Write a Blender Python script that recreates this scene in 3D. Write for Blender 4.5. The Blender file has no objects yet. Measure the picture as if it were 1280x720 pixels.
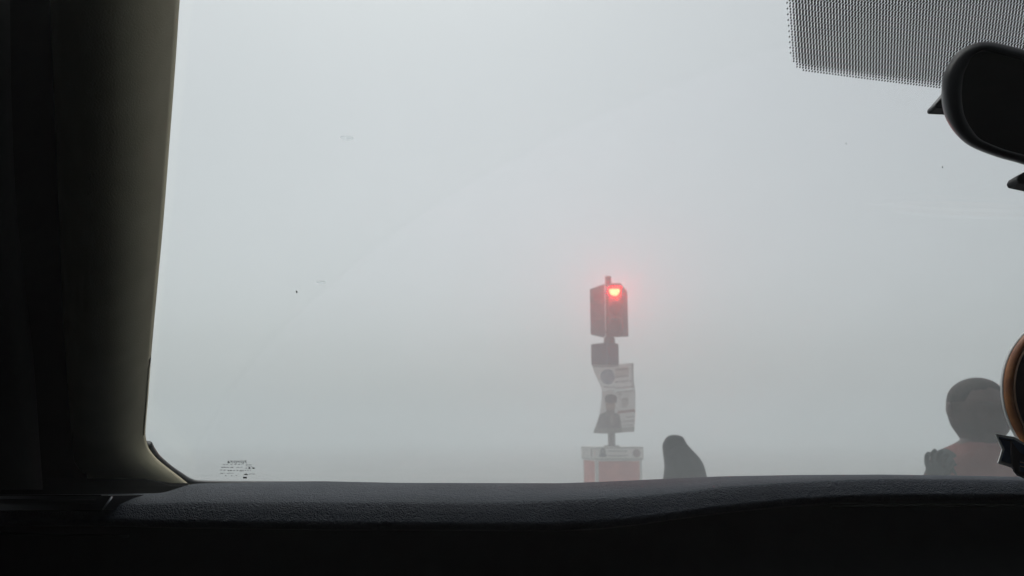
import bpy, bmesh, math, random
from mathutils import Vector, noise
random.seed(7)
scene = bpy.context.scene
C = scene.collection
R = math.radians

# ------------------------------------------------------------------ camera
CAM_Z = 1.45
PITCH = R(10.5)
F = 1004.0                                   # focal length in pixels of a 1280 wide frame
cam_d = bpy.data.cameras.new('camera')
cam_d.sensor_width = 36.0
cam_d.lens = 36.0 * F / 1280.0
cam_d.clip_start = 0.02
cam_d.clip_end = 5000
cam_d.dof.use_dof = True                    # a small lens focused on the windscreen
cam_d.dof.focus_distance = 0.56
cam_d.dof.aperture_fstop = 19.0
cam = bpy.data.objects.new('camera', cam_d)
C.objects.link(cam)
cam.location = (0, 0, CAM_Z)
cam.rotation_euler = (R(90) + PITCH, 0, 0)
scene.camera = cam

# ------------------------------------------------------------------ sky, sun, exposure
SUN_ELEV, SUN_AZ = R(62), R(-12)             # azimuth measured from +Y (ahead) towards +X
w = bpy.data.worlds.new('World')
scene.world = w
w.use_nodes = True
nt = w.node_tree
for n in list(nt.nodes): nt.nodes.remove(n)
sky = nt.nodes.new('ShaderNodeTexSky')
sky.sky_type = 'NISHITA'
sky.sun_disc = False
sky.sun_elevation = SUN_ELEV
sky.sun_rotation = SUN_AZ
sky.dust_density = 3.2
sky.air_density = 1.0
sky.altitude = 0
hs = nt.nodes.new('ShaderNodeHueSaturation')
hs.inputs['Saturation'].default_value = 0.2
bg = nt.nodes.new('ShaderNodeBackground')
bg.inputs['Strength'].default_value = 0.12
wo = nt.nodes.new('ShaderNodeOutputWorld')
nt.links.new(sky.outputs[0], hs.inputs['Color'])
nt.links.new(hs.outputs[0], bg.inputs['Color'])
nt.links.new(bg.outputs[0], wo.inputs['Surface'])

sun_d = bpy.data.lights.new('sun', 'SUN')
sun_d.energy = 1.0
sun_d.angle = R(40)
sun_d.color = (1.0, 0.985, 0.96)
sun = bpy.data.objects.new('sun', sun_d)
C.objects.link(sun)
sdir = Vector((math.sin(SUN_AZ) * math.cos(SUN_ELEV), math.cos(SUN_AZ) * math.cos(SUN_ELEV), math.sin(SUN_ELEV)))
sun.rotation_euler = sdir.to_track_quat('Z', 'Y').to_euler()
sun.location = (0, 0, 40)

vs = scene.view_settings
vs.view_transform = 'Standard'
vs.look = 'None'
vs.gamma = 1.0
vs.use_curve_mapping = False
vs.exposure = -0.08
cy = scene.cycles
cy.use_denoising = True
cy.denoiser = 'OPENIMAGEDENOISE'
cy.max_bounces = 16
cy.volume_bounces = 8
cy.transparent_max_bounces = 24
cy.diffuse_bounces = 5
cy.glossy_bounces = 5
cy.use_fast_gi = False

# ------------------------------------------------------------------ helpers
cp, sp = math.cos(PITCH), math.sin(PITCH)
def ray(px, py):
    u, v = (px - 640.0) / F, (360.0 - py) / F
    return Vector((u, cp - v * sp, sp + v * cp))
def at(px, py, Y):
    """point of the place seen in that direction, Y metres ahead"""
    d = ray(px, py)
    k = Y / d.y
    return Vector((d.x * k, Y, CAM_Z + d.z * k))

def lerp_list(L, x):
    if x <= L[0][0]: return L[0][1]
    for (a, va), (b, vb) in zip(L, L[1:]):
        if x <= b:
            t = (x - a) / (b - a)
            return va + (vb - va) * t
    return L[-1][1]
def smooth_list(L, x, r):
    return sum(lerp_list(L, x + r * k / 4.0) for k in range(-4, 5)) / 9.0

def mat(name, color, rough=0.6, spec=0.5, metal=0.0):
    m = bpy.data.materials.new(name)
    m.use_nodes = True
    b = m.node_tree.nodes['Principled BSDF']
    b.inputs['Base Color'].default_value = (*color, 1)
    b.inputs['Roughness'].default_value = rough
    b.inputs['Specular IOR Level'].default_value = spec
    b.inputs['Metallic'].default_value = metal
    return m
def N(m, t, **kw):
    n = m.node_tree.nodes.new(t)
    for k, v in kw.items():
        if k in n.inputs: n.inputs[k].default_value = v
        else: setattr(n, k, v)
    return n
def LK(m, a, b): m.node_tree.links.new(a, b)
def bsdf(m): return m.node_tree.nodes['Principled BSDF']
def mottle(m, c1, c2, scale, detail=4.0, bump=0.0, bscale=None, bdist=0.001):
    tc = N(m, 'ShaderNodeTexCoord')
    nz = N(m, 'ShaderNodeTexNoise'); nz.inputs['Scale'].default_value = scale; nz.inputs['Detail'].default_value = detail
    LK(m, tc.outputs['Object'], nz.inputs['Vector'])
    cr = N(m, 'ShaderNodeValToRGB')
    cr.color_ramp.elements[0].position = 0.3; cr.color_ramp.elements[0].color = (*c1, 1)
    cr.color_ramp.elements[1].position = 0.7; cr.color_ramp.elements[1].color = (*c2, 1)
    LK(m, nz.outputs['Fac'], cr.inputs['Fac'])
    LK(m, cr.outputs['Color'], bsdf(m).inputs['Base Color'])
    if bump:
        n2 = N(m, 'ShaderNodeTexNoise'); n2.inputs['Scale'].default_value = bscale or scale * 4; n2.inputs['Detail'].default_value = 3
        LK(m, tc.outputs['Object'], n2.inputs['Vector'])
        bp = N(m, 'ShaderNodeBump'); bp.inputs['Strength'].default_value = bump; bp.inputs['Distance'].default_value = bdist
        LK(m, n2.outputs['Fac'], bp.inputs['Height'])
        LK(m, bp.outputs['Normal'], bsdf(m).inputs['Normal'])
    return m

def link(name, me, m=None, parent=None, smooth=False):
    o = bpy.data.objects.new(name, me)
    C.objects.link(o)
    if m is not None and not me.materials: me.materials.append(m)
    if smooth:
        for p in me.polygons: p.use_smooth = True
    if parent is not None:
        o.parent = parent
        o.location = -origin_of(parent)
    return o
def origin_of(o):
    v = Vector((0, 0, 0))
    while o is not None:
        v += o.location
        o = o.parent
    return v
def mesh(name, verts, faces, m=None, parent=None, smooth=False):
    me = bpy.data.meshes.new(name)
    me.from_pydata([tuple(v) for v in verts], [], faces)
    bm = bmesh.new(); bm.from_mesh(me)
    bmesh.ops.recalc_face_normals(bm, faces=bm.faces)
    bm.to_mesh(me); bm.free()
    return link(name, me, m, parent, smooth)
def empty(name, loc):
    o = bpy.data.objects.new(name, None)
    C.objects.link(o)
    o.location = loc
    o.empty_display_size = 0.1
    return o
def tag(o, label=None, cat=None, group=None, kind=None):
    if label: o['label'] = label
    if cat: o['category'] = cat
    if group: o['group'] = group
    if kind: o['kind'] = kind
    return o
def loft(rows, closed=False, cap=False):
    """rows of equal length -> verts, quad faces"""
    n = len(rows[0]); V = [p for r in rows for p in r]; Fc = []
    for i in range(len(rows) - 1):
        for j in range(n if closed else n - 1):
            k = (j + 1) % n
            Fc.append((i * n + j, i * n + k, (i + 1) * n + k, (i + 1) * n + j))
    if cap and closed:
        Fc.append(tuple(range(n - 1, -1, -1)))
        b = (len(rows) - 1) * n
        Fc.append(tuple(b + j for j in range(n)))
    return V, Fc
def prism(poly_a, poly_b):
    """solid between two polygons of equal count"""
    return loft([poly_a, poly_b], closed=True, cap=True)
def add(acc, vf):
    V, Fc = acc; b = len(V)
    V.extend(vf[0]); Fc.extend(tuple(i + b for i in f) for f in vf[1])
def box(c, s):
    x, y, z = c; a, b, d = s[0] / 2, s[1] / 2, s[2] / 2
    lo = [Vector((x + i, y + j, z - d)) for i, j in ((-a, -b), (a, -b), (a, b), (-a, b))]
    hi = [Vector((v.x, v.y, z + d)) for v in lo]
    return prism(lo, hi)
def tube(pts, rad, seg=10, cap=True):
    pts = [Vector(p) for p in pts]; rows = []
    for i, p in enumerate(pts):
        t = (pts[min(i + 1, len(pts) - 1)] - pts[max(i - 1, 0)]).normalized()
        ref = Vector((0, 0, 1)) if abs(t.z) < 0.9 else Vector((1, 0, 0))
        a = t.cross(ref).normalized(); b = t.cross(a).normalized()
        r = rad(i) if callable(rad) else rad
        rows.append([p + (a * math.cos(k * 2 * math.pi / seg) + b * math.sin(k * 2 * math.pi / seg)) * r for k in range(seg)])
    return loft(rows, closed=True, cap=cap)
def bevel(o, width, seg=2):
    md = o.modifiers.new('bevel', 'BEVEL'); md.width = width; md.segments = seg; md.limit_method = 'ANGLE'; md.angle_limit = R(40)
    return o
def catmull(pts, sub):
    out = []
    n = len(pts)
    for i in range(n - 1):
        p0, p1, p2, p3 = pts[max(i - 1, 0)], pts[i], pts[i + 1], pts[min(i + 2, n - 1)]
        for k in range(sub):
            t = k / sub
            out.append(tuple(0.5 * ((2 * b) + (-a + c) * t + (2 * a - 5 * b + 4 * c - d) * t * t + (-a + 3 * b - 3 * c + d) * t ** 3)
                             for a, b, c, d in zip(p0, p1, p2, p3)))
    out.append(tuple(pts[-1]))
    return out

# ------------------------------------------------------------------ materials
M = {}
# dashboard: soft moulded plastic with a leather grain
m = M['dash'] = mat('dash_grain', (0.03, 0.033, 0.042), 0.58, 0.25)
tc = N(m, 'ShaderNodeTexCoord')
mp = N(m, 'ShaderNodeMapping'); LK(m, tc.outputs['Object'], mp.inputs['Vector'])
wn = N(m, 'ShaderNodeTexNoise'); wn.inputs['Scale'].default_value = 160; wn.inputs['Detail'].default_value = 2
LK(m, mp.outputs['Vector'], wn.inputs['Vector'])
vm = N(m, 'ShaderNodeMixRGB'); vm.blend_type = 'ADD'; vm.inputs['Fac'].default_value = 0.008
LK(m, mp.outputs['Vector'], vm.inputs['Color1']); LK(m, wn.outputs['Color'], vm.inputs['Color2'])
vo = N(m, 'ShaderNodeTexVoronoi'); vo.feature = 'F1'; vo.inputs['Scale'].default_value = 900
LK(m, vm.outputs['Color'], vo.inputs['Vector'])
n3 = N(m, 'ShaderNodeTexNoise'); n3.inputs['Scale'].default_value = 420; n3.inputs['Detail'].default_value = 5
LK(m, mp.outputs['Vector'], n3.inputs['Vector'])
ad = N(m, 'ShaderNodeMath'); ad.operation = 'MULTIPLY_ADD'; ad.inputs[1].default_value = -0.8
LK(m, vo.outputs['Distance'], ad.inputs[0]); LK(m, n3.outputs['Fac'], ad.inputs[2])
bp = N(m, 'ShaderNodeBump'); bp.inputs['Strength'].default_value = 0.9; bp.inputs['Distance'].default_value = 0.0009
LK(m, ad.outputs[0], bp.inputs['Height']); LK(m, bp.outputs['Normal'], bsdf(m).inputs['Normal'])
n4 = N(m, 'ShaderNodeTexNoise'); n4.inputs['Scale'].default_value = 14; n4.inputs['Detail'].default_value = 6
LK(m, mp.outputs['Vector'], n4.inputs['Vector'])
cr = N(m, 'ShaderNodeValToRGB'); cr.color_ramp.elements[0].color = (0.011, 0.017, 0.031, 1); cr.color_ramp.elements[1].color = (0.030, 0.038, 0.056, 1)
cr.color_ramp.elements[0].position = 0.35; cr.color_ramp.elements[1].position = 0.7
LK(m, n4.outputs['Fac'], cr.inputs['Fac']); LK(m, cr.outputs['Color'], bsdf(m).inputs['Base Color'])

M['black_plastic'] = mottle(mat('black_plastic', (0.012, 0.012, 0.014), 0.55, 0.4), (0.010, 0.010, 0.012), (0.016, 0.016, 0.018), 60, 3, 0.3, 900, 0.0004)
M['gloss_black'] = mottle(mat('gloss_black', (0.006, 0.006, 0.008), 0.3, 0.5), (0.005, 0.005, 0.006), (0.009, 0.009, 0.011), 40)
M['mirror_case'] = mottle(mat('mirror_case', (0.014, 0.014, 0.018), 0.42, 0.5), (0.012, 0.012, 0.017), (0.018, 0.018, 0.023), 50, 3, 0.25, 1200, 0.0003)
M['pillar_cloth'] = mottle(mat('pillar_cloth', (0.16, 0.15, 0.12), 0.85, 0.2), (0.44, 0.40, 0.28), (0.50, 0.455, 0.325), 35, 4, 0.35, 900, 0.0005)
M['lining'] = mottle(mat('lining', (0.05, 0.048, 0.042), 0.95, 0.1), (0.02, 0.019, 0.016), (0.027, 0.025, 0.021), 20, 3, 0.2, 500, 0.0005)
M['carpet'] = mottle(mat('carpet', (0.02, 0.02, 0.02), 1.0, 0.1), (0.015, 0.015, 0.015), (0.03, 0.029, 0.027), 80, 5, 0.5, 400, 0.002)
M['trim_and_shade_black'] = mottle(mat('trim_and_shade_black', (0.006, 0.006, 0.006), 1.0, 0.05), (0.005, 0.005, 0.005), (0.008, 0.008, 0.007), 90)  # near-black for seal and trim parts, also the painted shadow gap under the pillar
M['rubber'] = mottle(mat('rubber', (0.012, 0.012, 0.013), 0.45, 0.5), (0.010, 0.010, 0.011), (0.016, 0.016, 0.017), 60)
M['silver_edge'] = mottle(mat('silver_edge', (0.25, 0.26, 0.28), 0.35, 0.5, 0.8), (0.22, 0.23, 0.25), (0.28, 0.29, 0.31), 200)
M['paint'] = mottle(mat('car_paint', (0.6, 0.61, 0.6), 0.25, 0.5), (0.58, 0.59, 0.58), (0.64, 0.65, 0.64), 3)
M['tint'] = mottle(mat('tinted_glass', (0.004, 0.004, 0.005), 0.05, 0.5), (0.003, 0.003, 0.004), (0.005, 0.005, 0.006), 6)
m = M['mirror_glass'] = mat('mirror_glass', (0.62, 0.63, 0.6), 0.03, 0.5, 1.0)
mottle(m, (0.58, 0.59, 0.56), (0.64, 0.65, 0.62), 12)
m = M['frit'] = mottle(mat('frit', (0.012, 0.013, 0.013), 0.7, 0.2), (0.010, 0.011, 0.011), (0.02, 0.022, 0.022), 300)
M['speck'] = mottle(mat('dirt_speck', (0.06, 0.055, 0.05), 0.9, 0.1), (0.05, 0.045, 0.04), (0.08, 0.075, 0.07), 400)

# windscreen: clear thin glass with a faint film of dust and mist, less of it where the wiper sweeps
m = M['glass'] = bpy.data.materials.new('windscreen_glass'); m.use_nodes = True
t = m.node_tree
for n in list(t.nodes): t.nodes.remove(n)
out = N(m, 'ShaderNodeOutputMaterial')
tr = N(m, 'ShaderNodeBsdfTransparent'); tr.inputs['Color'].default_value = (0.955, 0.975, 0.97, 1)
gl = N(m, 'ShaderNodeBsdfGlossy'); gl.inputs['Roughness'].default_value = 0.03
lw = N(m, 'ShaderNodeLayerWeight'); lw.inputs['Blend'].default_value = 0.5
pw = N(m, 'ShaderNodeMath'); pw.operation = 'POWER'; pw.inputs[1].default_value = 5.0
LK(m, lw.outputs['Facing'], pw.inputs[0])
fr = N(m, 'ShaderNodeMath'); fr.operation = 'MULTIPLY_ADD'; fr.inputs[1].default_value = 0.93; fr.inputs[2].default_value = 0.04
LK(m, pw.outputs[0], fr.inputs[0])
mg = N(m, 'ShaderNodeMixShader')
LK(m, fr.outputs[0], mg.inputs[0]); LK(m, tr.outputs[0], mg.inputs[1]); LK(m, gl.outputs[0], mg.inputs[2])
tl = N(m, 'ShaderNodeBsdfTranslucent'); tl.inputs['Color'].default_value = (0.82, 0.86, 0.86, 1)
tc = N(m, 'ShaderNodeTexCoord')
nz = N(m, 'ShaderNodeTexNoise'); nz.inputs['Scale'].default_value = 3.5; nz.inputs['Detail'].default_value = 6
LK(m, tc.outputs['Object'], nz.inputs['Vector'])
mr = N(m, 'ShaderNodeMapRange'); mr.inputs['From Min'].default_value = 0.3; mr.inputs['From Max'].default_value = 0.7
mr.inputs['To Min'].default_value = 0.014; mr.inputs['To Max'].default_value = 0.036
LK(m, nz.outputs['Fac'], mr.inputs['Value'])
# the wiper's arc: distance from its pivot on the glass
vd = N(m, 'ShaderNodeVectorMath'); vd.operation = 'DISTANCE'
LK(m, tc.outputs['Object'], vd.inputs[0])
WIPER_NODE = vd
wr = N(m, 'ShaderNodeMapRange'); wr.interpolation_type = 'SMOOTHSTEP'
wr.inputs['From Min'].default_value = 0.598; wr.inputs['From Max'].default_value = 0.604
wr.inputs['To Min'].default_value = 0.0; wr.inputs['To Max'].default_value = 0.016
LK(m, vd.outputs['Value'], wr.inputs['Value'])
sm = N(m, 'ShaderNodeMath'); sm.operation = 'ADD'
LK(m, mr.outputs[0], sm.inputs[0]); LK(m, wr.outputs[0], sm.inputs[1])
dt = N(m, 'ShaderNodeMapRange'); dt.inputs['From Min'].default_value = 0.0; dt.inputs['From Max'].default_value = 0.016
dt.inputs['To Min'].default_value = 0.0; dt.inputs['To Max'].default_value = 0.2
LK(m, wr.outputs[0], dt.inputs['Value'])
n5 = N(m, 'ShaderNodeTexNoise'); n5.inputs['Scale'].default_value = 2.2; n5.inputs['Detail'].default_value = 7; n5.inputs['Distortion'].default_value = 0.6
LK(m, tc.outputs['Object'], n5.inputs['Vector'])
d2 = N(m, 'ShaderNodeMapRange'); d2.inputs['From Min'].default_value = 0.35; d2.inputs['From Max'].default_value = 0.65; d2.inputs['To Max'].default_value = 0.45
LK(m, n5.outputs['Fac'], d2.inputs['Value'])
d3 = N(m, 'ShaderNodeMath'); d3.operation = 'ADD'; d3.use_clamp = True
LK(m, dt.outputs[0], d3.inputs[0]); LK(m, d2.outputs[0], d3.inputs[1])
tcol = N(m, 'ShaderNodeMixRGB'); tcol.inputs['Color1'].default_value = (0.962, 0.982, 0.982, 1); tcol.inputs['Color2'].default_value = (0.915, 0.942, 0.935, 1)
LK(m, d3.outputs[0], tcol.inputs['Fac']); LK(m, tcol.outputs['Color'], tr.inputs['Color'])
mf = N(m, 'ShaderNodeMixShader')
sz = N(m, 'ShaderNodeSeparateXYZ'); LK(m, tc.outputs['Object'], sz.inputs[0])
n6 = N(m, 'ShaderNodeMath'); n6.operation = 'MULTIPLY_ADD'; n6.inputs[1].default_value = 0.16     # uneven upper edge of the mist
LK(m, n5.outputs['Fac'], n6.inputs[0]); LK(m, sz.outputs['Z'], n6.inputs[2])
cm = N(m, 'ShaderNodeMapRange'); cm.interpolation_type = 'SMOOTHSTEP'                              # breath mist along the foot of the glass
cm.inputs['From Min'].default_value = 1.46; cm.inputs['From Max'].default_value = 1.61; cm.inputs['To Min'].default_value = 0.030; cm.inputs['To Max'].default_value = 0.0
LK(m, n6.outputs[0], cm.inputs['Value'])
s2 = N(m, 'ShaderNodeMath'); s2.operation = 'ADD'
LK(m, sm.outputs[0], s2.inputs[0]); LK(m, cm.outputs[0], s2.inputs[1])
LK(m, s2.outputs[0], mf.inputs[0]); LK(m, mg.outputs[0], mf.inputs[1]); LK(m, tl.outputs[0], mf.inputs[2])
LK(m, mf.outputs[0], out.inputs['Surface'])

M['signal_grey'] = mottle(mat('signal_housing', (0.06, 0.062, 0.065), 0.6, 0.4), (0.045, 0.047, 0.05), (0.085, 0.086, 0.088), 9, 5, 0.2, 60, 0.002)
M['pole_metal'] = mottle(mat('pole_metal', (0.10, 0.10, 0.10), 0.55, 0.4, 0.3), (0.07, 0.07, 0.07), (0.15, 0.148, 0.14), 7, 6, 0.2, 50, 0.002)
M['box_blue'] = mottle(mat('box_blue', (0.055, 0.065, 0.09), 0.55, 0.4), (0.045, 0.054, 0.078), (0.07, 0.08, 0.105), 8, 5)
M['lens_off'] = mottle(mat('lens_off', (0.03, 0.03, 0.028), 0.25, 0.5), (0.022, 0.022, 0.02), (0.04, 0.04, 0.036), 30)
m = M['lens_red'] = bpy.data.materials.new('lens_red_lit'); m.use_nodes = True
b = bsdf(m)
b.inputs['Base Color'].default_value = (0.4, 0.02, 0.01, 1)
b.inputs['Emission Color'].default_value = (1.0, 0.0023, 0.0009, 1)
vo = N(m, 'ShaderNodeTexVoronoi'); vo.inputs['Scale'].default_value = 38
tc = N(m, 'ShaderNodeTexCoord'); LK(m, tc.outputs['Object'], vo.inputs['Vector'])
mr = N(m, 'ShaderNodeMapRange'); mr.inputs['From Max'].default_value = 0.6; mr.inputs['To Min'].default_value = 1150; mr.inputs['To Max'].default_value = 540
LK(m, vo.outputs['Distance'], mr.inputs['Value']); LK(m, mr.outputs[0], b.inputs['Emission Strength'])

def attr_mat(name, rough=0.7):
    m = mat(name, (0.5, 0.5, 0.5), rough, 0.3)
    a = N(m, 'ShaderNodeAttribute'); a.attribute_name = 'print'
    nz = N(m, 'ShaderNodeTexNoise'); nz.inputs['Scale'].default_value = 9; nz.inputs['Detail'].default_value = 5
    tc = N(m, 'ShaderNodeTexCoord'); LK(m, tc.outputs['Object'], nz.inputs['Vector'])
    mr = N(m, 'ShaderNodeMapRange'); mr.inputs['To Min'].default_value = 0.8; mr.inputs['To Max'].default_value = 1.15
    LK(m, nz.outputs['Fac'], mr.inputs['Value'])
    mx = N(m, 'ShaderNodeMixRGB'); mx.blend_type = 'MULTIPLY'; mx.inputs['Fac'].default_value = 1.0
    LK(m, a.outputs['Color'], mx.inputs['Color1']); LK(m, mr.outputs[0], mx.inputs['Color2'])
    LK(m, mx.outputs['Color'], bsdf(m).inputs['Base Color'])
    return m
M['print'] = attr_mat('printed_sheet')
M['pedestal_white'] = mottle(mat('pedestal_white', (0.5, 0.49, 0.46), 0.7, 0.3), (0.52, 0.51, 0.48), (0.68, 0.67, 0.64), 6, 6, 0.2, 60, 0.002)
M['pedestal_red'] = mottle(mat('pedestal_red', (0.42, 0.12, 0.09), 0.7, 0.3), (0.42, 0.09, 0.07), (0.58, 0.16, 0.12), 5, 6, 0.2, 60, 0.002)
M['cloak'] = mottle(mat('dark_cloak', (0.02, 0.023, 0.026), 0.9, 0.2), (0.008, 0.010, 0.012), (0.022, 0.026, 0.03), 6, 5, 0.4, 40, 0.004)
M['skin'] = mottle(mat('skin', (0.2, 0.12, 0.09), 0.6, 0.3), (0.07, 0.046, 0.041), (0.095, 0.06, 0.053), 25)
M['hair'] = mottle(mat('hair', (0.05, 0.045, 0.045), 0.9, 0.2), (0.03, 0.024, 0.023), (0.06, 0.046, 0.042), 30, 4, 0.5, 200, 0.003)
M['scarf'] = mottle(mat('scarf', (0.055, 0.055, 0.053), 0.95, 0.1), (0.036, 0.025, 0.022), (0.065, 0.043, 0.038), 14, 4, 0.5, 80, 0.003)
M['brown_shirt'] = mottle(mat('brown_shirt', (0.09, 0.068, 0.062), 0.9, 0.2), (0.14, 0.050, 0.044), (0.22, 0.085, 0.075), 10, 5, 0.4, 60, 0.004)
M['green_sleeve'] = mottle(mat('green_sleeve', (0.05, 0.06, 0.06), 0.9, 0.2), (0.025, 0.032, 0.032), (0.04, 0.048, 0.048), 10, 5, 0.4, 60, 0.004)
M['trousers'] = mottle(mat('trousers', (0.04, 0.04, 0.045), 0.9, 0.2), (0.03, 0.03, 0.035), (0.05, 0.05, 0.055), 10)
M['bronze'] = mottle(mat('bronze_ring', (0.23, 0.085, 0.035), 0.5, 0.4), (0.30, 0.10, 0.045), (0.62, 0.26, 0.09), 70, 6, 0.3, 250, 0.0006)
M['bronze_edge'] = mottle(mat('bronze_edge', (0.5, 0.3, 0.2), 0.45, 0.5), (0.6, 0.36, 0.22), (0.8, 0.52, 0.36), 90)
M['maroon'] = mottle(mat('maroon_face', (0.03, 0.012, 0.01), 0.6, 0.3), (0.05, 0.018, 0.014), (0.08, 0.03, 0.022), 40)
M['navy'] = mottle(mat('navy_ribbon', (0.02, 0.032, 0.06), 0.6, 0.3), (0.03, 0.05, 0.11), (0.045, 0.075, 0.15), 60)
M['card_white'] = mottle(mat('card_white', (0.55, 0.55, 0.53), 0.6, 0.3), (0.75, 0.75, 0.73), (0.85, 0.85, 0.83), 80)
M['banner_plum'] = mottle(mat('banner_plum', (0.022, 0.014, 0.018), 0.6, 0.3), (0.018, 0.011, 0.015), (0.03, 0.02, 0.025), 60)

# ground: worn dusty asphalt
m = M['ground'] = mat('dusty_asphalt', (0.1, 0.1, 0.1), 0.75, 0.4)
mottle(m, (0.27, 0.272, 0.265), (0.34, 0.338, 0.325), 0.3, 8, 0.4, 60, 0.006)

# ------------------------------------------------------------------ setting
rows = []
ax = [-390, -200, -100, -50, -25, -12, -6, 0, 6, 12, 25, 50, 100, 200, 390]
V = []; Fc = []
for j, y in enumerate(ax):
    for i, x in enumerate(ax): V.append((x, y, 0.0))
n = len(ax)
for j in range(n - 1):
    for i in range(n - 1): Fc.append((j * n + i, j * n + i + 1, (j + 1) * n + i + 1, (j + 1) * n + i))
g = mesh('ground', V, Fc, M['ground'])
tag(g, 'flat dusty grey asphalt ground fading into the fog', kind='structure')

# ------------------------------------------------------------------ the car round the camera
XC = 0.36                                     # middle of the car
RAKE = R(35)
def glass_y(X): return 0.99 - 0.10 * ((X - XC) / 0.85) ** 2
GZ = 1.345
def glass(X, s, off=0.0):
    """point on the windscreen: s metres up the rake; off is measured towards the cabin"""
    nrm = Vector((0, -math.sin(RAKE), -math.cos(RAKE)))
    return Vector((X, glass_y(X) - s * math.cos(RAKE), GZ + s * math.sin(RAKE))) + nrm * off
def on_glass(px, py):
    d = ray(px, py)
    k = 0.7
    for _ in range(40):
        X = d.x * k
        # y = glass_y - s cos, z = GZ + s sin  ->  (y - gy) tan + (z - GZ) = 0
        tn = math.tan(RAKE)
        k = (GZ - CAM_Z + glass_y(X) * tn) / (d.z + d.y * tn)
    X = d.x * k
    s = (CAM_Z + d.z * k - GZ) / math.sin(RAKE)
    return X, s

car = empty('car', (XC, 0.0, 0.3))
tag(car, 'car interior round the camera: dark grained dashboard, grey pillar and misted windscreen', 'car')

# windscreen pane, 5 mm thick
XS = [-0.66 + 2.04 * i / 40 for i in range(41)]
SS = [-0.05 + 0.93 * i / 24 for i in range(25)]
V1, F1 = loft([[glass(X, s, -0.005) for X in XS] for s in SS])
V2, F2 = loft([[glass(X, s, 0.0) for X in XS] for s in SS])
windscreen = mesh('windscreen', V1 + V2, F1 + [tuple(i + len(V1) for i in reversed(f)) for f in F2], M['glass'], car, True)
windscreen['label'] = 'misted windscreen glass with faint wiper arc'
(x1, y1), (x2, y2), (x3, y3) = on_glass(256, 544), on_glass(356, 414), on_glass(541, 276)
dd = 2 * (x1 * (y2 - y3) + x2 * (y3 - y1) + x3 * (y1 - y2))
ccx = ((x1 ** 2 + y1 ** 2) * (y2 - y3) + (x2 ** 2 + y2 ** 2) * (y3 - y1) + (x3 ** 2 + y3 ** 2) * (y1 - y2)) / dd
ccy = ((x1 ** 2 + y1 ** 2) * (x3 - x2) + (x2 ** 2 + y2 ** 2) * (x1 - x3) + (x3 ** 2 + y3 ** 2) * (x2 - x1)) / dd
wp = glass(ccx, ccy)

WIPER_NODE.inputs[1].default_value = tuple(wp)
rad = (glass(x2, y2) - wp).length
wr.inputs['From Min'].default_value = rad - 0.002; wr.inputs['From Max'].default_value = rad + 0.003

# sun band of printed dots at the top of the glass
def dot_field():
    V = []; Fc = []
    dx, ds = 0.00196, 0.00186
    xl0, sl0 = on_glass(983, 0); xl1, sl1 = on_glass(988, 72)
    def left(s): return xl0 + (xl1 - xl0) * (s - sl0) / (sl1 - sl0)
    b0, c0 = on_glass(1000, 88); b1, c1 = on_glass(1175, 111)
    def bottom(X): return c0 + (c1 - c0) * (X - b0) / (b1 - b0)
    stop = 0.86
    X0 = left(sl0) - 0.004
    ncol = int(0.27 / dx)
    rc = 0.011                                # rounded lower left corner
    for i in range(ncol):
        X = X0 + i * dx
        s = bottom(X) - 0.01; row = 0
        while s < stop:
            X = left(s) - .004 + i * dx + (.06 if row % 2 else -.06) * dx
            row += 1
            a = X - left(s); bq = s - bottom(X)
            if a < rc and bq < rc: d = rc - math.hypot(rc - a, rc - bq)
            else: d = min(a, bq)
            if d > 0:
                r = 0.00101 * min(1.0, 0.62 + 0.38 * d / 0.006)
                b = len(V)
                for k in range(8):
                    q = k * math.pi / 4
                    ex, es = math.cos(q) * r * 0.8, math.sin(q) * r * 1.08
                    V.append(glass(X + ex + es * 0.1, s + es, 0.0012))
                Fc.append(tuple(b + k for k in range(8)))
            s += ds
    return V, Fc
V, Fc = dot_field()
fd = mesh('sunshade_dots', V, Fc, M['frit'], windscreen)
tag(fd, 'field of small black printed dots at top of windscreen', kind='stuff')

# maker's stamp on the glass, made to be read from outside
acc = ([], [])
cu = bpy.data.curves.new('stamp_text', 'FONT'); cu.body = 'TOYOTA'; cu.size = 1.0; cu.align_x = 'CENTER'; cu.space_character = 1.25; cu.offset = 0.03
to = bpy.data.objects.new('stamp_text', cu); C.objects.link(to)
dg = bpy.context.evaluated_depsgraph_get()
tm = bpy.data.meshes.new_from_object(to.evaluated_get(dg))
bpy.data.objects.remove(to)
tw = max(v.co.x for v in tm.vertices) - min(v.co.x for v in tm.vertices)
th = max(v.co.y for v in tm.vertices)
xa, sa = on_glass(285, 577.8); xb, _ = on_glass(310, 577.8); _, sb_ = on_glass(297, 574.4)
kx = (xb - xa) / tw; ks = (sb_ - sa) / th; xm = (xa + xb) / 2
add(acc, ([glass(xm - v.co.x * kx, sa + v.co.y * ks, 0.0013) for v in tm.vertices], [tuple(p.vertices) for p in tm.polygons]))
bpy.data.meshes.remove(tm)
def mark(x0, y0, x1, y1):
    P = [on_glass(*q) for q in ((x0, y1), (x1, y1), (x1, y0), (x0, y0))]
    add(acc, ([glass(X, s, 0.0013) for X, s in P], [(0, 1, 2, 3)]))
rs = random.Random(3)
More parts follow.
